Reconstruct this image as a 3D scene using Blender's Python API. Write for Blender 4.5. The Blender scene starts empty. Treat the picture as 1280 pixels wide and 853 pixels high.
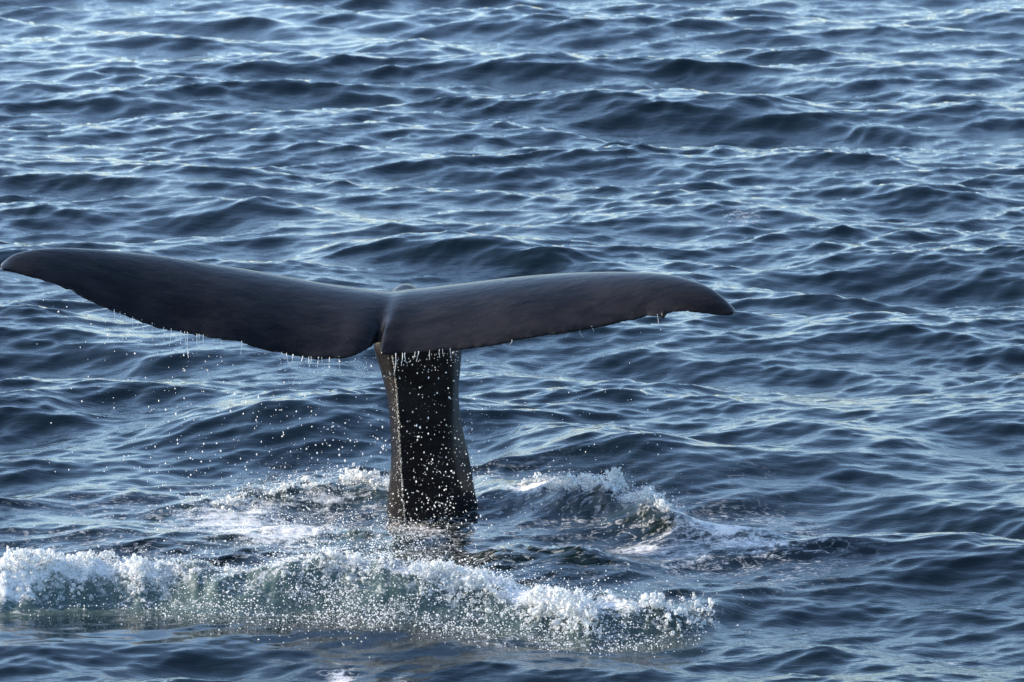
import bpy, bmesh, math, random
import numpy as np
from mathutils import Vector, noise as mnoise

random.seed(7)
rng = np.random.default_rng(11)
scene = bpy.context.scene
col = scene.collection

# ------------------------------------------------------------------ camera
CAM = np.array([0.0, -29.3, 6.45])
PITCH = math.radians(10.5)
LENS, SENSOR = 183.6, 36.0
FPX = LENS / SENSOR * 1280.0
cam_data = bpy.data.cameras.new('camera')
cam_data.lens = LENS
cam_data.sensor_width = SENSOR
cam_data.clip_start = 0.5
cam_data.clip_end = 20000
cam_data.dof.use_dof = True
cam_data.dof.focus_distance = 29.6
cam_data.dof.aperture_fstop = 9.0
cam = bpy.data.objects.new('camera', cam_data)
col.objects.link(cam)
cam.location = CAM
cam.rotation_euler = (math.pi / 2 - PITCH, 0, 0)
scene.camera = cam

# ------------------------------------------------------------------ sky and sun
SUN_AZ = math.radians(-76)     # from +Y (view direction) towards -X (left)
SUN_EL = math.radians(24)
world = bpy.data.worlds.new('World')
scene.world = world
world.use_nodes = True
wn = world.node_tree
bg = wn.nodes['Background']
sky = wn.nodes.new('ShaderNodeTexSky')
sky.sky_type = 'NISHITA'
sky.sun_disc = False
sky.sun_elevation = SUN_EL
sky.sun_rotation = SUN_AZ
sky.air_density = 1.0
sky.dust_density = 0.9
sky.ozone_density = 3.0
wn.links.new(sky.outputs['Color'], bg.inputs['Color'])
bg.inputs['Strength'].default_value = 0.15

sun_data = bpy.data.lights.new('sun', 'SUN')
sun_data.energy = 3.0
sun_data.angle = math.radians(0.53)
sun_data.color = (1.0, 0.86, 0.69)
sun = bpy.data.objects.new('sun', sun_data)
col.objects.link(sun)
sd = Vector((math.sin(SUN_AZ) * math.cos(SUN_EL), math.cos(SUN_AZ) * math.cos(SUN_EL), math.sin(SUN_EL)))
sun.rotation_euler = sd.to_track_quat('Z', 'Y').to_euler()
sun.location = sd * 60

scene.view_settings.view_transform = 'Standard'
scene.view_settings.look = 'None'
scene.view_settings.exposure = 1.55
scene.view_settings.gamma = 1.0
scene.render.engine = 'CYCLES'
scene.cycles.use_denoising = True
scene.cycles.max_bounces = 8
scene.cycles.caustics_reflective = False
scene.cycles.caustics_refractive = False

# ------------------------------------------------------------------ helpers
FWD = np.array([0, math.cos(PITCH), -math.sin(PITCH)])
UPV = np.array([0, math.sin(PITCH), math.cos(PITCH)])


def ray(px, py):
    return FWD + np.array([(px - 640) / FPX, 0, 0]) + UPV * (-(py - 426.5) / FPX)


def at_y(px, py, Y):
    """point of the place seen in that direction at world depth Y"""
    d = ray(px, py)
    return CAM + d * ((Y - CAM[1]) / d[1])


def at_z(px, py, Z=0.0):
    d = ray(px, py)
    return CAM + d * ((Z - CAM[2]) / d[2])


def tag(o, label=None, cat=None, group=None, kind=None):
    if label: o['label'] = label
    if cat: o['category'] = cat
    if group: o['group'] = group
    if kind: o['kind'] = kind
    return o


def mesh_obj(name, verts, faces, mat, smooth=True):
    me = bpy.data.meshes.new(name)
    verts = np.asarray(verts, dtype=np.float32)
    faces = np.asarray(faces, dtype=np.int32)
    n = faces.shape[1]
    me.vertices.add(len(verts))
    me.vertices.foreach_set('co', verts.ravel())
    me.loops.add(faces.size)
    me.loops.foreach_set('vertex_index', faces.ravel())
    me.polygons.add(len(faces))
    me.polygons.foreach_set('loop_start', np.arange(0, faces.size, n, dtype=np.int32))
    me.update(calc_edges=True)
    me.validate()
    if smooth:
        me.polygons.foreach_set('use_smooth', np.ones(len(me.polygons), dtype=bool))
    if mat: me.materials.append(mat)
    o = bpy.data.objects.new(name, me)
    col.objects.link(o)
    return o


def apply_modifiers(o):
    dg = bpy.context.evaluated_depsgraph_get()
    dg.update()
    me = bpy.data.meshes.new_from_object(o.evaluated_get(dg), depsgraph=dg)
    old = o.data
    o.modifiers.clear()
    o.data = me
    bpy.data.meshes.remove(old)
    me.polygons.foreach_set('use_smooth', np.ones(len(me.polygons), dtype=bool))
    return o


def pchip(xs, ys, x):
    """smooth 1-d interpolation (Catmull-Rom on uneven knots)"""
    xs = np.asarray(xs, float); ys = np.asarray(ys, float)
    m = np.gradient(ys, xs)
    x = np.clip(x, xs[0], xs[-1])
    i = np.clip(np.searchsorted(xs, x) - 1, 0, len(xs) - 2)
    h = xs[i + 1] - xs[i]
    t = (x - xs[i]) / h
    return ((2*t**3 - 3*t**2 + 1) * ys[i] + (t**3 - 2*t**2 + t) * h * m[i]
            + (-2*t**3 + 3*t**2) * ys[i + 1] + (t**3 - t**2) * h * m[i + 1])


def sstep(a, b, x):
    t = np.clip((x - a) / (b - a), 0, 1)
    return t * t * (3 - 2 * t)


# value noise on a lattice, for masks
_perm = np.random.default_rng(5).random((256, 256))
def vnoise(x, y):
    xi = np.floor(x).astype(int); yi = np.floor(y).astype(int)
    fx = x - xi; fy = y - yi
    fx = fx*fx*(3-2*fx); fy = fy*fy*(3-2*fy)
    g = lambda a, b: _perm[a & 255, b & 255]
    return (g(xi, yi)*(1-fx)*(1-fy) + g(xi+1, yi)*fx*(1-fy) + g(xi, yi+1)*(1-fx)*fy + g(xi+1, yi+1)*fx*fy)


def fbm(x, y, n=4):
    s = 0; a = 0.5; tot = 0
    for k in range(n):
        s = s + a * vnoise(x * 2**k + 17.3*k, y * 2**k + 9.1*k); tot += a; a *= 0.55
    return s / tot

# ------------------------------------------------------------------ materials
def new_mat(name):
    m = bpy.data.materials.new(name); m.use_nodes = True
    nt = m.node_tree
    return m, nt, nt.nodes, nt.links, nt.nodes['Principled BSDF']


def N(nt, kind, **kw):
    n = nt.nodes.new(kind)
    for k, v in kw.items(): setattr(n, k, v)
    return n


def math_node(nt, op, a, b=None, clamp=False):
    n = nt.nodes.new('ShaderNodeMath'); n.operation = op; n.use_clamp = clamp
    for i, v in enumerate((a, b)):
        if v is None: continue
        if isinstance(v, (int, float)): n.inputs[i].default_value = v
        else: nt.links.new(v, n.inputs[i])
    return n.outputs[0]


def ramp01(nt, val, lo, hi):
    n = nt.nodes.new('ShaderNodeMapRange'); n.interpolation_type = 'SMOOTHSTEP'
    nt.links.new(val, n.inputs['Value'])
    n.inputs['From Min'].default_value = lo; n.inputs['From Max'].default_value = hi
    return n.outputs['Result']


def noise_tex(nt, vec, scale, detail=3, rough=0.55, dist=0.0):
    n = nt.nodes.new('ShaderNodeTexNoise')
    n.inputs['Scale'].default_value = scale; n.inputs['Detail'].default_value = detail
    n.inputs['Roughness'].default_value = rough; n.inputs['Distortion'].default_value = dist
    if vec is not None: nt.links.new(vec, n.inputs['Vector'])
    return n.outputs['Fac']


def mapping(nt, vec, scale=(1, 1, 1), rot=(0, 0, 0)):
    n = nt.nodes.new('ShaderNodeMapping')
    n.inputs['Scale'].default_value = scale; n.inputs['Rotation'].default_value = rot
    nt.links.new(vec, n.inputs['Vector'])
    return n.outputs['Vector']


def sea_material():
    m, nt, nodes, links, p = new_mat('sea_water')
    geo = N(nt, 'ShaderNodeNewGeometry'); pos = geo.outputs['Position']
    af = N(nt, 'ShaderNodeAttribute', attribute_name='foam').outputs['Fac']
    aa = N(nt, 'ShaderNodeAttribute', attribute_name='aerated').outputs['Fac']
    ar = N(nt, 'ShaderNodeAttribute', attribute_name='ripple').outputs['Fac']
    mix = N(nt, 'ShaderNodeMix', data_type='RGBA')
    mix.inputs['A'].default_value = (0.0012, 0.0052, 0.0068, 1)
    mix.inputs['B'].default_value = (0.050, 0.080, 0.073, 1)
    links.new(aa, mix.inputs['Factor'])
    # fine wind ripples
    v1 = mapping(nt, pos, (0.8, 2.2, 1), (0, 0, 0.25))
    v2 = mapping(nt, pos, (0.8, 2.0, 1), (0, 0, -0.3))
    n1 = noise_tex(nt, v1, 11.0, 4, 0.55, 0.3)
    n2 = noise_tex(nt, v2, 34.0, 2, 0.5)
    h = math_node(nt, 'ADD', math_node(nt, 'MULTIPLY', n1, 1.0), math_node(nt, 'MULTIPLY', n2, 0.30))
    h = math_node(nt, 'MULTIPLY', h, ar)
    bump = N(nt, 'ShaderNodeBump'); bump.inputs['Distance'].default_value = 0.030
    bump.inputs['Strength'].default_value = 0.16
    links.new(h, bump.inputs['Height'])
    links.new(mix.outputs['Result'], p.inputs['Base Color'])
    p.inputs['Roughness'].default_value = 0.03
    p.inputs['IOR'].default_value = 1.333
    links.new(bump.outputs['Normal'], p.inputs['Normal'])
    # surface foam, broken into streaks and lace
    vf = mapping(nt, pos, (0.62, 1.5, 1), (0, 0, 0.22))
    f1 = noise_tex(nt, vf, 4.5, 6, 0.66, 1.0)
    f2 = noise_tex(nt, pos, 24.0, 5, 0.65, 0.5)
    f3 = noise_tex(nt, pos, 75.0, 2, 0.6)
    fn = math_node(nt, 'ADD', math_node(nt, 'MULTIPLY', f1, 0.48), math_node(nt, 'ADD', math_node(nt, 'MULTIPLY', f2, 0.36), math_node(nt, 'MULTIPLY', f3, 0.16)))
    lim = math_node(nt, 'SUBTRACT', 0.76, math_node(nt, 'MULTIPLY', af, 0.42))
    d = math_node(nt, 'SUBTRACT', fn, lim)
    fac = ramp01(nt, d, -0.05, 0.11)
    fac = math_node(nt, 'MULTIPLY', fac, ramp01(nt, af, 0.02, 0.15))
    vv = mapping(nt, pos, (0.7, 1.3, 1), (0, 0, 0.18))
    for sc_, lo in ((3.0, 0.945), (6.5, 0.935)):
        fv = noise_tex(nt, vv, sc_, 3, 0.55, 1.3)
        rid = math_node(nt, 'SUBTRACT', 1.0, math_node(nt, 'ABSOLUTE', math_node(nt, 'SUBTRACT', math_node(nt, 'MULTIPLY', fv, 2.0), 1.0)))
        vein = math_node(nt, 'MULTIPLY', ramp01(nt, rid, lo, 0.995), ramp01(nt, af, 0.06, 0.34))
        vein = math_node(nt, 'MULTIPLY', vein, ramp01(nt, f2, 0.42, 0.66))
        fac = math_node(nt, 'MAXIMUM', fac, math_node(nt, 'MULTIPLY', vein, 0.62))
    foam = N(nt, 'ShaderNodeBsdfPrincipled')
    foam.inputs['Base Color'].default_value = (0.58, 0.58, 0.57, 1)
    foam.inputs['Roughness'].default_value = 0.55
    fb = N(nt, 'ShaderNodeBump'); fb.inputs['Distance'].default_value = 0.03; fb.inputs['Strength'].default_value = 0.8
    links.new(fn, fb.inputs['Height']); links.new(fb.outputs['Normal'], foam.inputs['Normal'])
    ms = N(nt, 'ShaderNodeMixShader')
    links.new(fac, ms.inputs['Fac']); links.new(p.outputs[0], ms.inputs[1]); links.new(foam.outputs[0], ms.inputs[2])
    links.new(ms.outputs[0], nodes['Material Output'].inputs['Surface'])
    return m


def foam_material():
    m, nt, nodes, links, p = new_mat('foam')
    geo = N(nt, 'ShaderNodeNewGeometry'); pos = geo.outputs['Position']
    n1 = noise_tex(nt, pos, 28, 5, 0.65)
    n2 = noise_tex(nt, pos, 9, 3, 0.6)
    r = N(nt, 'ShaderNodeMix', data_type='RGBA')
    r.inputs['A'].default_value = (0.50, 0.56, 0.56, 1); r.inputs['B'].default_value = (0.86, 0.87, 0.86, 1)
    links.new(ramp01(nt, n2, 0.30, 0.52), r.inputs['Factor'])
    links.new(r.outputs['Result'], p.inputs['Base Color'])
    p.inputs['Roughness'].default_value = 0.4
    b = N(nt, 'ShaderNodeBump'); b.inputs['Distance'].default_value = 0.02; b.inputs['Strength'].default_value = 1.0
    links.new(n1, b.inputs['Height']); links.new(b.outputs['Normal'], p.inputs['Normal'])
    tr = N(nt, 'ShaderNodeBsdfTranslucent'); tr.inputs['Color'].default_value = (0.85, 0.88, 0.87, 1)
    ms = N(nt, 'ShaderNodeMixShader'); ms.inputs['Fac'].default_value = 0.4
    links.new(p.outputs[0], ms.inputs[1]); links.new(tr.outputs[0], ms.inputs[2])
    # froth is full of holes
    hole = math_node(nt, 'ADD', math_node(nt, 'MULTIPLY', noise_tex(nt, pos, 24, 3, 0.6), 0.5), math_node(nt, 'MULTIPLY', noise_tex(nt, pos, 80, 3, 0.6), 0.5))
    tp = N(nt, 'ShaderNodeBsdfTransparent')
    mh = N(nt, 'ShaderNodeMixShader')
    links.new(ramp01(nt, hole, 0.43, 0.58), mh.inputs['Fac']); links.new(tp.outputs[0], mh.inputs[1]); links.new(ms.outputs[0], mh.inputs[2])
    links.new(mh.outputs[0], nodes['Material Output'].inputs['Surface'])
    return m


def drop_material():
    m, nt, nodes, links, p = new_mat('water_drop')
    p.inputs['Base Color'].default_value = (0.92, 0.93, 0.93, 1)
    p.inputs['Roughness'].default_value = 0.12
    p.inputs['IOR'].default_value = 1.333
    tr = N(nt, 'ShaderNodeBsdfTranslucent'); tr.inputs['Color'].default_value = (0.95, 0.95, 0.94, 1)
    ms = N(nt, 'ShaderNodeMixShader'); ms.inputs['Fac'].default_value = 0.5
    links.new(p.outputs[0], ms.inputs[1]); links.new(tr.outputs[0], ms.inputs[2])
    links.new(ms.outputs[0], nodes['Material Output'].inputs['Surface'])
    return m


def skin_material():
    m, nt, nodes, links, p = new_mat('wet_whale_skin')
    tc = N(nt, 'ShaderNodeTexCoord'); pos = tc.outputs['Object']
    n1 = noise_tex(nt, pos, 1.7, 4, 0.6)
    r = N(nt, 'ShaderNodeMix', data_type='RGBA')
    r.inputs['A'].default_value = (0.0018, 0.0018, 0.0024, 1); r.inputs['B'].default_value = (0.017, 0.015, 0.0155, 1)
    stv = mapping(nt, pos, (1.6, 4.0, 3.0), (0, 0, -0.12))
    stk = noise_tex(nt, stv, 3.0, 6, 0.65, 0.4)
    both = math_node(nt, 'ADD', math_node(nt, 'MULTIPLY', n1, 0.45), math_node(nt, 'MULTIPLY', stk, 0.55))
    links.new(ramp01(nt, both, 0.30, 0.72), r.inputs['Factor'])
    # thin pale scratches
    vs = mapping(nt, pos, (2.0, 9.0, 9.0), (0, 0, 0.2))
    sc = noise_tex(nt, vs, 12, 3, 0.75)
    pale = N(nt, 'ShaderNodeMix', data_type='RGBA')
    links.new(r.outputs['Result'], pale.inputs['A']); pale.inputs['B'].default_value = (0.10, 0.095, 0.09, 1)
    links.new(math_node(nt, 'MULTIPLY', ramp01(nt, sc, 0.66, 0.78), 0.7), pale.inputs['Factor'])
    links.new(pale.outputs['Result'], p.inputs['Base Color'])
    rr = N(nt, 'ShaderNodeMapRange'); links.new(n1, rr.inputs['Value'])
    rr.inputs['To Min'].default_value = 0.20; rr.inputs['To Max'].default_value = 0.32
    links.new(rr.outputs['Result'], p.inputs['Roughness'])
    p.inputs['IOR'].default_value = 1.36
    p.inputs['Specular IOR Level'].default_value = 0.17
    v = mapping(nt, pos, (1.0, 1.6, 1.6))
    h1 = noise_tex(nt, v, 13, 5, 0.55); h2 = noise_tex(nt, v, 70, 2, 0.5)
    h = math_node(nt, 'ADD', math_node(nt, 'MULTIPLY', h1, 1.0), math_node(nt, 'MULTIPLY', h2, 0.25))
    b = N(nt, 'ShaderNodeBump'); b.inputs['Distance'].default_value = 0.006; b.inputs['Strength'].default_value = 0.6
    links.new(h, b.inputs['Height']); links.new(b.outputs['Normal'], p.inputs['Normal'])
    return m


M_SEA, M_FOAM, M_DROP, M_SKIN = sea_material(), foam_material(), drop_material(), skin_material()

# ------------------------------------------------------------------ the sea: wind waves by spectrum + the whale's own waves
def ocean_tile(L, n, k0, k1, slope_rms, wind, spread, seed, kp):
    r = np.random.default_rng(seed)
    k = 2*np.pi*np.fft.fftfreq(n, L/n)
    kx, ky = np.meshgrid(k, k, indexing='ij')
    kk = np.hypot(kx, ky); kk[0, 0] = 1
    ang = np.arctan2(ky, kx) - wind
    S = kk**-4.0 * np.exp(-(kp/kk)**2) * (np.abs(np.cos(ang))**spread * np.where(np.cos(ang) > 0, 1, 0.12) + 0.004)
    S *= sstep(k0*0.75, k0*1.25, kk) * (1 - sstep(k1*0.75, k1*1.25, kk))
    S[0, 0] = 0
    a = (r.normal(size=(n, n)) + 1j*r.normal(size=(n, n))) * np.sqrt(S)
    sl = np.sqrt((np.fft.ifft2(a*kk*1j).real**2).mean())
    a *= slope_rms / sl
    H = np.fft.ifft2(a).real
    DX = np.fft.ifft2(1j*kx/kk*a).real
    DY = np.fft.ifft2(1j*ky/kk*a).real
    return dict(L=L, n=n, f=np.stack([H, DX, DY], -1))


def tile_at(t, x, y, rot):
    c, s = math.cos(rot), math.sin(rot)
    u = (c*x + s*y) / t['L'] * t['n']; v = (-s*x + c*y) / t['L'] * t['n']
    ui = np.floor(u).astype(np.int64); vi = np.floor(v).astype(np.int64)
    fu = (u-ui)[..., None]; fv = (v-vi)[..., None]
    f, n = t['f'], t['n']
    a = f[ui % n, vi % n]; b = f[(ui+1) % n, vi % n]; d = f[ui % n, (vi+1) % n]; e = f[(ui+1) % n, (vi+1) % n]
    o = a*(1-fu)*(1-fv) + b*fu*(1-fv) + d*(1-fu)*fv + e*fu*fv
    return o[..., 0], c*o[..., 1] - s*o[..., 2], s*o[..., 1] + c*o[..., 2]


WIND = math.radians(-97)      # waves run towards the camera, slightly to the left
T_BIG = ocean_tile(53.0, 1024, 2*np.pi/15.0, 2*np.pi/0.6, 0.150, WIND, 2.6, 3, 2*np.pi/3.2)
T_SMALL = ocean_tile(19.0, 1024, 2*np.pi/0.6, 2*np.pi/0.075, 0.190, WIND+0.22, 3.4, 8, 1.0)
CHOP = 1.2

def crest(pts, front, back):
    """pts: (px, py, height); returns arrays of world x, crest y, height"""
    w = [at_z(a, b, h) for a, b, h in pts]
    return dict(x=np.array([p[0] for p in w]), y=np.array([p[1] for p in w]), h=np.array([p[2] for p in pts]), f=front, b=back)


RIDGES = {
    'front': crest([(-260, 706, 0.0), (-120, 698, 0.16), (0, 694, 0.22), (60, 688, 0.24), (140, 688, 0.24), (200, 702, 0.20), (300, 706, 0.19),
                    (400, 700, 0.22), (480, 692, 0.27), (540, 694, 0.27), (600, 706, 0.23), (660, 724, 0.19), (720, 738, 0.17),
                    (780, 750, 0.13), (840, 756, 0.09), (890, 758, 0.05), (960, 762, 0.0)], 0.16, 0.34),
    'right': crest([(575, 628, 0.0), (625, 608, 0.09), (670, 600, 0.16), (710, 597, 0.20), (760, 605, 0.20), (810, 619, 0.18), (850, 638, 0.13),
                    (890, 654, 0.09), (940, 676, 0.05), (1000, 700, 0.0)], 0.30, 0.45),
    'left': crest([(60, 668, 0.0), (180, 648, 0.03), (250, 632, 0.05), (320, 616, 0.065), (380, 606, 0.07), (440, 604, 0.07), (480, 612, 0.05), (520, 630, 0.0)], 0.3, 0.4),
    'inner': crest([(560, 700, 0.0), (610, 690, 0.06), (650, 676, 0.10), (690, 682, 0.09), (750, 700, 0.06), (820, 715, 0.0)], 0.16, 0.25),
    'behind_right': crest([(600, 580, 0.0), (650, 550, 0.08), (710, 536, 0.14), (770, 544, 0.13), (850, 567, 0.09), (930, 590, 0.04), (1000, 600, 0.0)], 0.5, 0.7),
    'behind_left': crest([(150, 545, 0.0), (230, 525, 0.07), (330, 516, 0.12), (420, 520, 0.12), (480, 530, 0.08), (560, 540, 0.0)], 0.35, 0.6),
    'mid_left': crest([(180, 690, 0.0), (300, 668, 0.03), (380, 660, 0.05), (450, 664, 0.06), (500, 676, 0.04), (560, 690, 0.0)], 0.2, 0.3),
}


FFX = [at_z(p, 700, 0.2)[0] for p in (-200, 0, 220, 400, 580, 720, 880)]


def ridge_field(x, y):
    h = np.zeros_like(x); parts = {}
    for k, r in RIDGES.items():
        yc = np.interp(x, r['x'], r['y']); hh = np.where((x > r['x'][0]) & (x < r['x'][-1]), np.interp(x, r['x'], r['h']), 0)
        yc = yc + 0.22*(fbm(x*2.2+5, x*0+len(k), 4)-0.5) * (k in ('front', 'right', 'left', 'inner'))
        hh = hh * (0.78 + 0.44*fbm(x*2.3+31, x*0+len(k)*3.3, 3))
        d = y - yc
        ff = np.interp(x, FFX, (0.10, 0.10, 0.11, 0.20, 0.20, 0.15, 0.12)) if k == 'front' else r['f']
        p = np.where(d < 0, np.exp(-(d/ff)**2 * 0.9), np.exp(-(d/r['b'])**2))
        parts[k] = (d, hh, p)
        h = h + hh*p
    return h, parts


FOAM_GLINT_FLECKS = [(at_z(930, 274), 0.16, 0.35, 0.66), (at_z(1255, 313), 0.06, 0.16, 0.9), (at_z(44, 153), 0.05, 0.2, 0.9), (at_z(980, 665), 0.08, 0.2, 0.85), (at_z(1065, 683), 0.04, 0.12, 0.7), (at_z(1192, 812), 0.03, 0.08, 0.8)]  # foam flecks; those on far crests are painted in for sun glints
WX, WY = at_z(540, 640)[:2]
SLX, SLY = at_z(180, 784)[:2]
A1 = at_z(240, 655); A2 = at_z(925, 690); A3 = at_z(700, 782); A4 = at_z(425, 832); A5 = at_z(500, 845); A6 = at_z(350, 655)      # where the tail enters the water

FX = [at_z(p, 700, 0.2)[0] for p in (-200, 0, 190, 260, 470, 560, 640, 800, 900)]
def FRONT_F(x): return np.interp(x, FX, (0.7, 0.85, 0.85, 0.58, 0.62, 0.85, 0.95, 0.9, 0.6))


def sea_fields(x, y, cell=None):
    """height, dx, dy, foam, aerated, ripple"""
    H = np.zeros_like(x); DX = np.zeros_like(x); DY = np.zeros_like(x)
    hb, bx, by = tile_at(T_BIG, x + 4.0, y + 11.0, 0.0)
    hs, sx, sy = tile_at(T_SMALL, x, y, 0.31)
    if cell is None: fb = fs = 1.0
    else:
        fb = 1 - sstep(0.25, 1.2, cell); fs = 1 - sstep(0.07, 0.22, cell)
    rh, parts = ridge_field(x, y)
    # calmer, churned water round the tail and in front of the front wave
    calm = np.exp(-(((x-(WX-0.2))/2.3)**2 + ((y-(WY-0.5))/2.6)**2)**1.5)
    slick = np.exp(-(((x-SLX)/1.7)**2 + ((y-SLY)/0.55)**2)**2)
    fb = fb * (1 - 0.45*calm) * (1 - 0.6*slick); fs = fs * (1 - 0.10*calm - 0.60*slick) * (0.30 + 1.4*fbm(x*0.45+3, y*0.20+8, 3))
    # rough, lumpy water on the breaking crests
    lump = np.zeros_like(x); foam = np.zeros_like(x); aer = np.zeros_like(x)
    for k in ('front', 'right', 'left', 'inner', 'mid_left'):
        d, hh, p = parts[k]
        w = np.clip(hh/{'front': 0.2, 'right': 0.16, 'left': 0.06, 'inner': 0.12, 'mid_left': 0.06}[k], 0, 1.2)
        lump = lump + w * np.exp(-((d+0.03)/0.16)**2)
        foam = np.maximum(foam, np.clip(w*1.25, 0, 1) * np.where(d < 0, np.exp(-(d/0.17)**2), np.exp(-(d/0.12)**2)) * {'front': FRONT_F(x), 'right': 0.75, 'left': 0.56, 'inner': 0.36, 'mid_left': 0.50}[k])
        aer = np.maximum(aer, np.clip(w, 0, 1) * np.exp(-((d+0.10)/0.30)**2) * {'front': 0.95, 'right': 0.18, 'left': 0.4, 'inner': 0.15, 'mid_left': 0.6}[k])
    L1 = fbm(x*9, y*9, 4) - 0.5
    hl = np.clip(lump, 0, 1.2) * 0.085 * L1
    # lace of foam left on the churned water
    rr = np.hypot((x-(WX+0.05))/2.3, (y-(WY-0.7))/2.0)
    lace = np.exp(-(rr**2.2)) * (0.34 + 0.40*sstep(0.45, 0.72, fbm(x*1.3+40, y*0.9, 3)))
    def spot(c, a, b, w): return w*np.exp(-((x-c[0])/a)**2 - ((y-c[1])/b)**2)
    lace += spot(A1, 1.1, 0.9, 0.30) + spot(A6, 0.6, 0.7, 0.14) + spot(A2, 0.5, 0.8, 0.55) + spot(A3, 0.55, 0.38, 0.46) + spot(A4, 0.09, 0.25, 0.85) + spot(A5, 0.07, 0.15, 0.8)
    for c, a, b, w in FOAM_GLINT_FLECKS: lace += spot(c, a, b, w)  # includes the white specks that stand for glints on crests
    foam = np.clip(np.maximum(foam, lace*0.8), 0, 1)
    H = hb*fb + hs*fs + rh + hl
    DX = (bx*fb + 0.55*sx*fs)*CHOP; DY = (by*fb + 0.55*sy*fs)*CHOP
    rip = np.clip((1 - 0.75*slick - 0.15*calm) * (0.45 + 1.0*fbm(x*0.5+60, y*0.3+2, 3)), 0, 1.5)
    return H, DX, DY, foam, aer, rip


def build_sea():
    dense_t = np.linspace(-6.9, 6.9, 650)
    step = dense_t[1]-dense_t[0]
    out = []; a = 6.9; s = step
    while a < 180:
        s *= 1.07; a += s; out.append(min(a, 180.0))
    tt = np.radians(np.concatenate([-np.array(out[::-1])[1:], dense_t, np.array(out)[:-1]]))
    dep = np.linspace(math.radians(16.0), math.radians(5.9), 1020)
    dense_r = CAM[2]/np.tan(dep)
    near = np.linspace(0.3, dense_r[0], 60)[:-1]
    far = []; r = dense_r[-1]; s = dense_r[-1]-dense_r[-2]
    while r < 9000:
        s *= 1.10; r += s; far.append(r)
    rad = np.concatenate([near, dense_r, far])
    R, T = np.meshgrid(rad, tt, indexing='ij')
    X = R*np.sin(T); Y = CAM[1] + R*np.cos(T)
    ct = np.gradient(tt)[None, :]*R; cr = np.gradient(rad)[:, None] + 0*T
    cell = np.maximum(ct, cr*0.6)
    H, DX, DY, foam, aer, rip = sea_fields(X, Y, cell)
    V = np.stack([X+DX, Y+DY, H], -1)
    nr, ncol = R.shape
    idx = np.arange(nr*ncol).reshape(nr, ncol)
    F = np.stack([idx[:-1, :-1], idx[:-1, 1:], idx[1:, 1:], idx[1:, :-1]], -1).reshape(-1, 4)[:, ::-1]
    o = mesh_obj('sea', V.reshape(-1, 3), F, M_SEA)
    for nm, arr in (('foam', foam), ('aerated', aer), ('ripple', rip)):
        at = o.data.attributes.new(nm, 'FLOAT', 'POINT')
        at.data.foreach_set('value', arr.ravel().astype(np.float32))
    tag(o, 'choppy dark blue sea with wind ripples filling the whole view', kind='structure')
    return o


sea = build_sea()


def sea_h(x, y):
    x = np.asarray(x, float); y = np.asarray(y, float)
    return sea_fields(x, y)[0]

# ------------------------------------------------------------------ the whale's tail
def lobe(le, te, n_span=190, n_ch=34):
    """le, te: lists of (px, py, Y); wing-like closed loft"""
    def pts(l): return np.array([at_y(a, b, c) for a, b, c in l])
    A, B = pts(le), pts(te)
    s = np.concatenate([[0], np.cumsum(np.linalg.norm(np.diff((A+B)/2, axis=0), axis=1))])
    q = np.linspace(0, s[-1], n_span)
    # keep the tips dense
    L = np.stack([pchip(s, A[:, i], q) for i in range(3)], -1)
    T = np.stack([pchip(s, B[:, i], q) for i in range(3)], -1)
    ch = T - L; clen = np.linalg.norm(ch, axis=1)
    span = np.gradient(L*0.5+T*0.5, axis=0)
    nrm = np.cross(span, ch); nrm /= np.linalg.norm(nrm, axis=1)[:, None]
    nrm *= np.sign(nrm[:, 2:3])
    jag = (fbm(q*6+3, q*0, 3)-0.5)*0.05 + (fbm(q*40, q*0+7, 2)-0.5)*0.010
    for q0, dq, a in zip(rng.uniform(0.05, 0.95, 9), rng.uniform(0.003, 0.010, 9), rng.uniform(0.005, 0.016, 9)): jag = jag - a*np.exp(-((q/s[-1]-q0)/dq)**2)
    jag = jag*np.clip(clen*3, 0, 1)
    x = 0.5*(1-np.cos(np.linspace(0, np.pi, n_ch)))
    yt = 5*(0.2969*np.sqrt(x) - 0.126*x - 0.3516*x**2 + 0.2843*x**3 - 0.1015*x**4)     # half thickness for t=1
    camb = 4*x*(1-x)
    return q/s[-1], L, T, ch, clen, nrm, x, yt, camb, jag


def build_lobe(le, te, thick, camber):
    u, L, T, ch, clen, nrm, x, yt, camb, jag = lobe(le, te)
    rows = []
    for i in range(len(u)):
        xx = x + jag[i]/clen[i]*sstep(0.86, 1.0, x)
        tk = thick(u[i], clen[i]); cb = camber(u[i])*clen[i]
        up = L[i] + np.outer(xx, ch[i]) + np.outer(yt*tk + camb*cb + 0.006, nrm[i])
        dn = L[i] + np.outer(xx, ch[i]) + np.outer(-yt*tk*0.8 + camb*cb - 0.006, nrm[i])
        rows.append(np.concatenate([up, dn[::-1]]))
    V = np.array(rows); ns, nc = V.shape[:2]
    idx = np.arange(ns*nc).reshape(ns, nc)
    F = []
    for j in range(nc):
        k = (j+1) % nc
        F.append(np.stack([idx[:-1, j], idx[:-1, k], idx[1:, k], idx[1:, j]], -1))
    F = [tuple(f) for f in np.concatenate(F)]
    F += [tuple(idx[0]), tuple(idx[-1][::-1])]
    return V.reshape(-1, 3), F


YAW = 0.14
def lat(px): return (px-507)/218.0
def le_y(px):
    s = lat(px); e = min(1.0, abs(s)/(2.32 if s < 0 else 1.89))
    return 0.12 - YAW*s - 0.86*e**2.1
def te_y(px):
    s = lat(px); return -0.76 - YAW*s - 0.05*abs(s)

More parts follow.
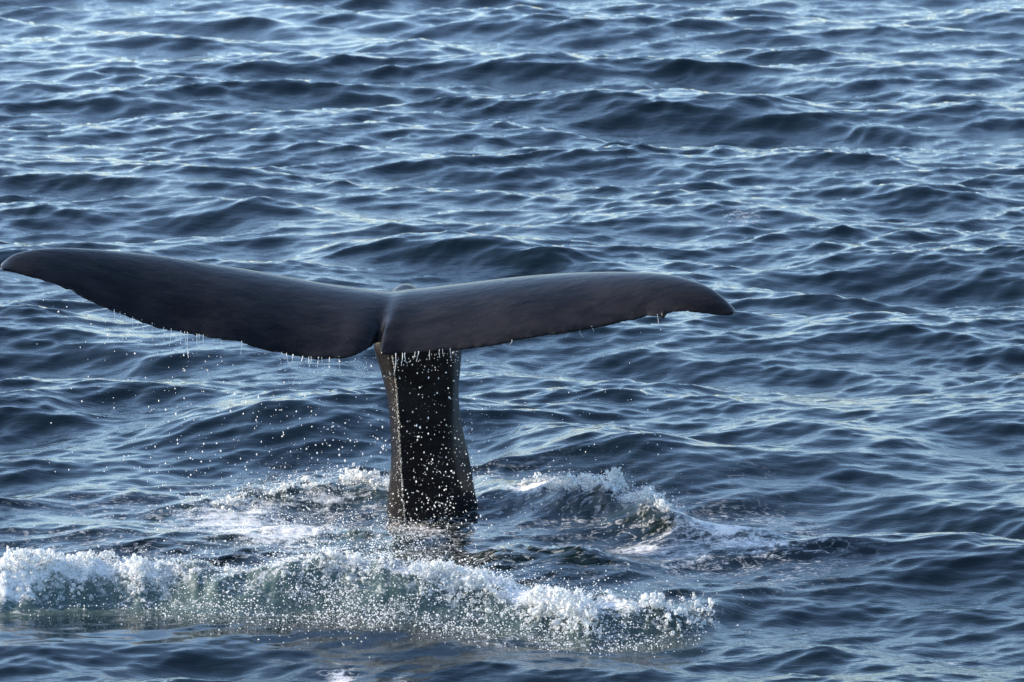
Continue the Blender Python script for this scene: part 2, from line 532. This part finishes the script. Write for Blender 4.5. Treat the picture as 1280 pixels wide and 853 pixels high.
LL = [(1, 334), (12, 323), (35, 315), (70, 312), (110, 313.5), (160, 318.5), (210, 325), (260, 334), (310, 343), (360, 353), (405, 362), (440, 368), (470, 373), (490, 376), (505, 377), (522, 378)]
LT = [(1, 336.5), (22, 342), (48, 348.5), (75, 360), (108, 375), (150, 392), (200, 410), (240, 419), (290, 425), (340, 440), (380, 448), (415, 449), (442, 445), (463, 434), (476, 424), (490, 405)]
RL = [(480, 377), (495, 376), (510, 374), (535, 371), (570, 366), (610, 360), (650, 354), (700, 348.5), (750, 345), (795, 344), (825, 345), (845, 347.5), (860, 351), (875, 356), (893, 365), (906, 376), (914, 385), (918, 391)]
RT = [(470, 403), (475, 423), (477, 444), (500, 444), (540, 440), (580, 436.5), (625, 430), (680, 420), (735, 411), (785, 402.5), (815, 396.5), (829, 394), (838, 392), (858, 390), (880, 392), (898, 394.5), (910, 394.5), (917, 393)]

def with_y(l, fn, adj=0): return [(a, b, fn(a)+adj) for a, b in l]

def thick_l(u, c): return 0.055 + 0.15*c*(0.35+0.65*u) * 1.0 if u > 0.02 else 0.03
lt = with_y(LT, te_y)
rt = with_y(RT, te_y)
# the inner ends of the rear edge lie further forward (the notch)
for k, (i, dy) in enumerate(((13, 0.10), (14, 0.26), (15, 0.45))): lt[i] = (lt[i][0], lt[i][1], lt[i][2]+dy)
for i, dy in ((0, 0.48), (1, 0.24)): rt[i] = (rt[i][0], rt[i][1], rt[i][2]+dy)

vl, fl = build_lobe(with_y(LL, le_y), lt, lambda u, c: 0.012 + c*(0.085+0.10*u), lambda u: 0.035*u+0.02)
vr, fr = build_lobe(with_y(RL, le_y), rt, lambda u, c: 0.012 + c*(0.085+0.10*(1-u)), lambda u: 0.06)


def build_peduncle():
    # (py of a level, left px, ridge px, right-front px, right-back px) -> real cross-sections
    lev = [(388, 484, 500, 540, 552), (405, 474, 493, 556, 570), (430, 466, 488, 566, 578), (455, 473, 492, 568, 577), (490, 482, 496, 567, 574), (530, 487, 499, 566, 578), (570, 488, 501, 570, 587), (610, 485, 503, 575, 594), (650, 480, 506, 580, 602), (720, 474, 500, 590, 618), (860, 440, 490, 620, 660)]
    V = []; F = []; n = 0
    rows = []
    for py, l, r, fr_, rb in lev:
        yc = 0.08 - 0.10*min(1, max(0, (430-py)/80.0)) * 0 + max(0, (py-430))*0.0002
        c = at_y(0.5*(l+rb), py, yc); z = c[2]
        X = lambda px: at_y(px, py, yc)[0]
        xl, xr, xf, xb = X(l), X(r), X(fr_), X(rb)
        w = xb - xl
        D = 0.34
        poly = np.array([(xl, -0.03), (xl+0.03*w, -0.105), (xr-0.004, -0.195), (xr+0.004, -0.203), (xr+0.12*w, -0.195), (0.55*xr+0.45*xf, -0.205), (xf-0.08*w, -0.19), (xf, -0.165),
                         (0.5*xf+0.5*xb, -0.08), (xb, 0.02), (xb-0.04*w, 0.12), (xb-0.3*w, 0.19), (xl+0.35*w, 0.20), (xl+0.08*w, 0.13)])
        poly[:, 1] += yc
        rows.append(np.column_stack([poly, np.full(len(poly), z)]))
    rows = np.array(rows)                       # levels x points x 3
    zs = -rows[:, 0, 2]
    q = np.linspace(zs[0], zs[-1], 90)
    fine = np.stack([[pchip(zs, rows[:, j, i], q) for i in range(3)] for j in range(rows.shape[1])])    # pts x 3 x q
    fine = fine.transpose(2, 0, 1)
    # round the outline with a closed subdivision, keeping the ridge
    def chaikin(P):
        nx = np.roll(P, -1, axis=1)
        return np.stack([0.78*P+0.22*nx, 0.22*P+0.78*nx], 2).reshape(P.shape[0], -1, 3)
    fine = chaikin(chaikin(fine))
    ns, nc = fine.shape[:2]
    idx = np.arange(ns*nc).reshape(ns, nc)
    for j in range(nc):
        k = (j+1) % nc
        F += [tuple(f) for f in np.stack([idx[:-1, j], idx[:-1, k], idx[1:, k], idx[1:, j]], -1)]
    F += [tuple(idx[0]), tuple(idx[-1][::-1])]
    return fine.reshape(-1, 3), F


def ellipsoid(c, r, rotz=0.0, rotx=0.0, n=24):
    V = []; F = []
    for i in range(n+1):
        th = math.pi*i/n
        for j in range(2*n):
            ph = math.pi*j/n
            v = Vector((r[0]*math.sin(th)*math.cos(ph), r[1]*math.sin(th)*math.sin(ph), r[2]*math.cos(th)))
            v.rotate(__import__('mathutils').Euler((rotx, 0, rotz)))
            V.append((v.x+c[0], v.y+c[1], v.z+c[2]))
    for i in range(n):
        for j in range(2*n):
            k = (j+1) % (2*n)
            F.append((i*2*n+j, (i+1)*2*n+j, (i+1)*2*n+k, i*2*n+k))
    return np.array(V), F


def build_whale():
    parts = [(vl, fl), (vr, fr), build_peduncle()]
    # dorsal keel knob just ahead of the flukes and the swelling of the root
    parts.append(ellipsoid(at_y(506, 379, 0.30), (0.095, 0.22, 0.105), -0.14, 0.05))
    parts.append(ellipsoid(at_y(829, 393, te_y(829)+0.02), (0.012, 0.04, 0.026), 0, 0.3))
    parts.append(ellipsoid(at_y(512, 392, 0.02), (0.20, 0.26, 0.10), -0.14, 0.22))
    V = []; F = []; n = 0
    for v, f in parts:
        V += [tuple(p) for p in v]; F += [tuple(i+n for i in q) for q in f]; n += len(v)
    me = bpy.data.meshes.new('whale')
    me.from_pydata(V, [], F)
    bm = bmesh.new(); bm.from_mesh(me)
    bmesh.ops.recalc_face_normals(bm, faces=bm.faces); bm.to_mesh(me); bm.free()
    o = bpy.data.objects.new('whale', me); col.objects.link(o)
    md = o.modifiers.new('r', 'REMESH'); md.mode = 'VOXEL'; md.voxel_size = 0.0095; md.use_smooth_shade = True
    sm = o.modifiers.new('s', 'SMOOTH'); sm.factor = 0.5; sm.iterations = 7
    apply_modifiers(o)
    # blend the two lobes and the keel into one saddle at the root
    me = o.data
    co = np.empty(len(me.vertices)*3, np.float32); me.vertices.foreach_get('co', co); co = co.reshape(-1, 3)
    c = at_y(492, 384, -0.13)
    d = np.sqrt(((co[:, 0]-c[0])/0.30)**2 + ((co[:, 1]-c[1])/0.42)**2 + ((co[:, 2]-c[2])/0.24)**2)
    wgt = 1 - sstep(0.55, 1.1, d)
    vg = o.vertex_groups.new(name='root')
    for i in np.nonzero(wgt > 0.02)[0]: vg.add([int(i)], float(wgt[i]), 'REPLACE')
    sm = o.modifiers.new('s', 'SMOOTH'); sm.factor = 0.6; sm.iterations = 160; sm.vertex_group = 'root'
    apply_modifiers(o)
    o.vertex_groups.clear()
    o.data.materials.clear(); o.data.materials.append(M_SKIN)
    tag(o, 'black whale raising its wet tail flukes out of the sea', 'whale')
    return o


whale = build_whale()

# ------------------------------------------------------------------ water in the air
OCT_V = np.array([(1, 0, 0), (-1, 0, 0), (0, 1, 0), (0, -1, 0), (0, 0, 1), (0, 0, -1)], float)
OCT_F = np.array([(0, 2, 4), (2, 1, 4), (1, 3, 4), (3, 0, 4), (2, 0, 5), (1, 2, 5), (3, 1, 5), (0, 3, 5)])

def drops(name, P, r, label, cat, stretch=None):
    P = np.asarray(P); r = np.asarray(r)
    S = np.ones((len(P), 1, 3)) * (0.82*r[:, None, None])
    S = S * rng.uniform(0.7, 1.3, (len(P), 1, 3))
    if stretch is not None: S[:, :, 2] *= stretch
    V = P[:, None, :] + OCT_V[None]*S
    F = OCT_F[None] + (np.arange(len(P))*6)[:, None, None]
    o = mesh_obj(name, V.reshape(-1, 3), F.reshape(-1, 3), M_DROP)
    return tag(o, label, cat, kind='stuff')


def te_point(px):
    a = np.array([(p[0], p[1], p[2]) for p in (lt[:13] if px < 470 else rt[2:])])
    return at_y(px, np.interp(px, a[:, 0], a[:, 1]), np.interp(px, a[:, 0], a[:, 2]))


def falling():
    P = []; R = []
    # from the left fluke's rear edge
    for i in range(900):
        px = float(np.clip(rng.choice([rng.uniform(60, 470), rng.normal(280, 90), rng.normal(400, 50)]), 20, 476))
        t = te_point(px)
        t = t + np.array([rng.normal(0, 0.05), rng.normal(0.02, 0.10), 0])
        zz = rng.beta(1.0, 1.3) if rng.random() < 0.5 else 1-rng.beta(1.2, 2.0)
        P.append((t[0], t[1], t[2]*(1-zz)-0.01)); R.append(0.0012+0.0052*rng.random()**2.2)
    # from the right fluke's rear edge over the tail stock
    for i in range(820):
        px = float(np.clip(rng.normal(545, 42), 478, 700))
        t = te_point(px)
        t = t + np.array([rng.normal(0, 0.05), rng.normal(0.08, 0.10), 0])
        zz = rng.beta(2.0, 1.1)
        P.append((t[0], t[1], t[2]*(1-zz)-0.01)); R.append(0.0012+0.0052*rng.random()**2.2)
    for i in range(150):
        px = rng.uniform(560, 860)
        t = te_point(px) + np.array([rng.normal(0, 0.05), rng.normal(0.05, 0.10), 0])
        zz = rng.beta(1, 1.2)
        P.append((t[0], t[1], t[2]*(1-zz)-0.01)); R.append(rng.uniform(0.0018, 0.0042))
    # clinging close under the edge
    for i in range(240):
        px = rng.choice([rng.uniform(120, 300), rng.uniform(345, 470), rng.uniform(485, 575)])
        t = te_point(px)
        P.append((t[0], t[1], t[2]-abs(rng.normal(0, 0.07))-0.01)); R.append(rng.uniform(0.002, 0.004))
    return drops('falling_drops', P, R, 'bright water drops falling from the rear edges of both flukes', 'drops', rng.uniform(0.9, 2.0, (len(P), 1)))


falling()


def ridge_point(k, x, d):
    r = RIDGES[k]
    return np.interp(x, r['x'], r['y']) + d


def spray(name, k, px0, px1, n, up, label, dspread=0.12, doff=-0.05, rmin=0.0016, rmax=0.0048, xs=None):
    r = RIDGES[k]
    xa, xb = at_z(px0, 690, 0.2)[0], at_z(px1, 690, 0.2)[0]
    x = rng.uniform(xa, xb, n) if xs is None else rng.normal((xa+xb)/2, (xb-xa)*0.28, n)
    y = np.interp(x, r['x'], r['y']) + rng.normal(doff, dspread, n)
    z = sea_h(x, y) + np.abs(rng.exponential(up, n)) - 0.004
    clump = fbm(x*7, z*9+y*3, 3)
    ends = np.clip(1-np.abs(2*(x-xa)/(xb-xa)-1), 0, 1)*3.0 if xs is None else 1.0
    keep = (rng.random(n) < sstep(0.25, 0.6, clump)*0.9+0.1) & (rng.random(n) < ends)
    P = np.column_stack([x, y, z])[keep]
    R = 0.6*rmin + (1.45*rmax-0.6*rmin)*rng.random(len(P))**4.5
    return drops(name, P, R, label, 'spray')


spray('spray', 'front', 230, 720, 30000, 0.045, 'dense curtain of white spray over the breaking wave before the tail', 0.24, -0.16, 0.0014, 0.0046, xs=1)
spray('spray', 'front', -100, 240, 6000, 0.022, 'fine white spray on the foaming wave below the left fluke', 0.07, -0.05, 0.0012, 0.0042)
spray('spray', 'front', 600, 900, 7000, 0.03, 'white spray over the low foam bank past the tail', 0.17, -0.10, 0.0012, 0.0042)
spray('spray', 'right', 640, 870, 5000, 0.03, 'white spray above the rounded wave beside the tail stock', 0.10, -0.04, 0.0012, 0.0042)
spray('spray', 'left', 180, 500, 4600, 0.03, 'thin spray over the foam streaks under the left fluke', 0.18, -0.02, 0.0012, 0.0036)
spray('spray', 'mid_left', 240, 570, 8000, 0.04, 'speckled spray on the churned water at the foot of the tail', 0.18, -0.04, 0.0012, 0.0038)


def keel_glint_beads():  # white water beads laid along the ridge to draw its bright highlight
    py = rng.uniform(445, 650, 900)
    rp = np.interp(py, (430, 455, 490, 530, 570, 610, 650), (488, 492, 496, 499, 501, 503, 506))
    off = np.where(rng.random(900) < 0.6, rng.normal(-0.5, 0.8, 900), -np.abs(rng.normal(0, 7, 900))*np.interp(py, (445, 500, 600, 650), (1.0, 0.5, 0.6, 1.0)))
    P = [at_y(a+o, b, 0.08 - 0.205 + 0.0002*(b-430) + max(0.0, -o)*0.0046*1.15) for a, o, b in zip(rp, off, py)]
    return drops('keel_glint_beads', P, 0.0008+0.0018*rng.random(900)**2, 'beads of water put in as the bright highlight along the keel edge of the tail stock', 'drops', rng.uniform(1, 3, (900, 1)))


keel_glint_beads()


# strings of water hanging from the flukes
def drip_strings():
    V = []; F = []; n = 0
    spots = [143, 150, 156, 166, 177, 190, 193, 205, 214, 226, 231, 234, 246, 249, 254, 268, 277, 302, 352, 358, 366, 378, 386, 389, 398, 402, 412, 424,
             495, 503, 506, 519, 523, 537, 549, 553, 563, 640, 712, 724, 740, 822]
    for px in spots:
        t = te_point(px) + np.array([0, 0, 0.01])
        ln = 0.025+0.10*rng.random()**1.4 * (0.5 if px > 600 else 1.0)
        if 225 < px < 260 or 378 < px < 404 or 490 < px < 570: ln *= 1.35
        k = 14; sway = rng.normal(0, 0.012); r0 = rng.uniform(0.0011, 0.0023)
        for i in range(k):
            f = i/(k-1)
            r = r0*(1-0.45*f)*(0.65+0.6*abs(math.sin(f*ln*55+px)))
            if i == k-1: r *= 1.3
            c = t + np.array([sway*f*f + 0.0012*math.sin(f*5+px), 0, -ln*f])
            for j in range(6):
                a = math.pi/3*j
                V.append((c[0]+r*math.cos(a), c[1]+r*math.sin(a), c[2]))
        for i in range(k-1):
            for j in range(6):
                m = (j+1) % 6
                F.append((n+i*6+j, n+i*6+m, n+(i+1)*6+m, n+(i+1)*6+j))
        n += k*6
    o = mesh_obj('drip_strings', V, F, M_DROP)
    return tag(o, 'thin strings of water hanging from the lower edges of the flukes', 'drips', kind='stuff')


drip_strings()


# ------------------------------------------------------------------ foam banks: lumpy froth thrown up on the crests
bm = bmesh.new(); bmesh.ops.create_icosphere(bm, subdivisions=1, radius=1.0)
ICO_V = np.array([v.co[:] for v in bm.verts]); ICO_F = np.array([[v.index for v in f.verts] for f in bm.faces]); bm.free()

def foam_bank(name, k, segs, label, voxel=0.006):
    """segs: (px0, px1, count, d-mean, d-spread, lift, rmin, rmax)"""
    r = RIDGES[k]; V = []; F = []; n = 0
    for px0, px1, cnt, dm, ds, lift, r0, r1 in segs:
        xa, xb = at_z(px0, 690, 0.2)[0], at_z(px1, 690, 0.2)[0]
        x = rng.uniform(xa, xb, cnt)
        env = np.sin(np.pi*(x-xa)/(xb-xa))**0.5
        y = np.interp(x, r['x'], r['y']) + rng.normal(dm, ds, cnt)
        cl = fbm(x*5.5+9, y*5.5, 3)
        rad = (r0 + (r1-r0)*rng.random(cnt)**2.5) * (0.5+0.7*env)
        z = sea_h(x, y) + 0.75*lift*env*rng.random(cnt)**1.6*sstep(0.35, 0.65, cl)*1.6 - rad*0.45
        keep = rng.random(cnt) < sstep(0.30, 0.58, cl)
        for i in np.nonzero(keep)[0]:
            V.append(ICO_V*rad[i]*rng.uniform(0.7, 1.3, 3) + (x[i], y[i], z[i])); F.append(ICO_F+n); n += len(ICO_V)
    me = bpy.data.meshes.new(name)
    me.from_pydata(np.concatenate(V).tolist(), [], np.concatenate(F).tolist())
    o = bpy.data.objects.new(name, me); col.objects.link(o)
    md = o.modifiers.new('r', 'REMESH'); md.mode = 'VOXEL'; md.voxel_size = voxel
    sm = o.modifiers.new('s', 'SMOOTH'); sm.factor = 0.4; sm.iterations = 1
    apply_modifiers(o)
    me = o.data
    co = np.empty(len(me.vertices)*3, np.float32); me.vertices.foreach_get('co', co); co = co.reshape(-1, 3)
    no = np.empty(len(me.vertices)*3, np.float32); me.vertices.foreach_get('normal', no); no = no.reshape(-1, 3)
    n1 = np.array([mnoise.noise(Vector(c*26)) for c in co]); n2 = np.array([mnoise.noise(Vector(c*75)) for c in co])
    amp = 0.012*n1 + 0.010*n2 + 0.02*np.clip(n1*n2*2.2, 0, 1)
    d = no*amp[:, None] + np.array([0, 0, 0.4])*np.clip(amp, 0, 1)[:, None]
    me.vertices.foreach_set('co', (co+d).astype(np.float32).ravel()); me.update()
    me.materials.clear(); me.materials.append(M_FOAM)
    return tag(o, label, 'foam', kind='stuff')


foam_bank('foam', 'front', [(-140, 30, 3000, -0.02, 0.07, 0.05, 0.003, 0.012), (-5, 95, 2800, -0.02, 0.07, 0.055, 0.003, 0.0125), (70, 190, 3200, -0.02, 0.07, 0.06, 0.003, 0.012), (170, 330, 1100, 0.0, 0.06, 0.03, 0.003, 0.009)],
          'rolling white foam crest on the wave under the left fluke tip')
foam_bank('foam', 'front', [(330, 560, 1800, 0.0, 0.08, 0.05, 0.003, 0.010), (520, 640, 2400, -0.03, 0.09, 0.035, 0.003, 0.012), (620, 790, 3600, -0.03, 0.085, 0.045, 0.003, 0.012), (770, 890, 1300, 0.0, 0.10, 0.05, 0.003, 0.012)],
          'bank of bubbly white foam before the tail')
foam_bank('foam', 'right', [(650, 745, 3600, -0.04, 0.09, 0.06, 0.003, 0.0125), (720, 850, 4800, -0.05, 0.10, 0.065, 0.003, 0.013)],
          'white foam cap on the rounded wave beside the tail stock')
foam_bank('foam', 'left', [(240, 400, 1200, 0.0, 0.08, 0.02, 0.003, 0.009), (370, 490, 1500, 0.02, 0.07, 0.05, 0.003, 0.011)],
          'low ragged foam line on the water behind the left fluke')
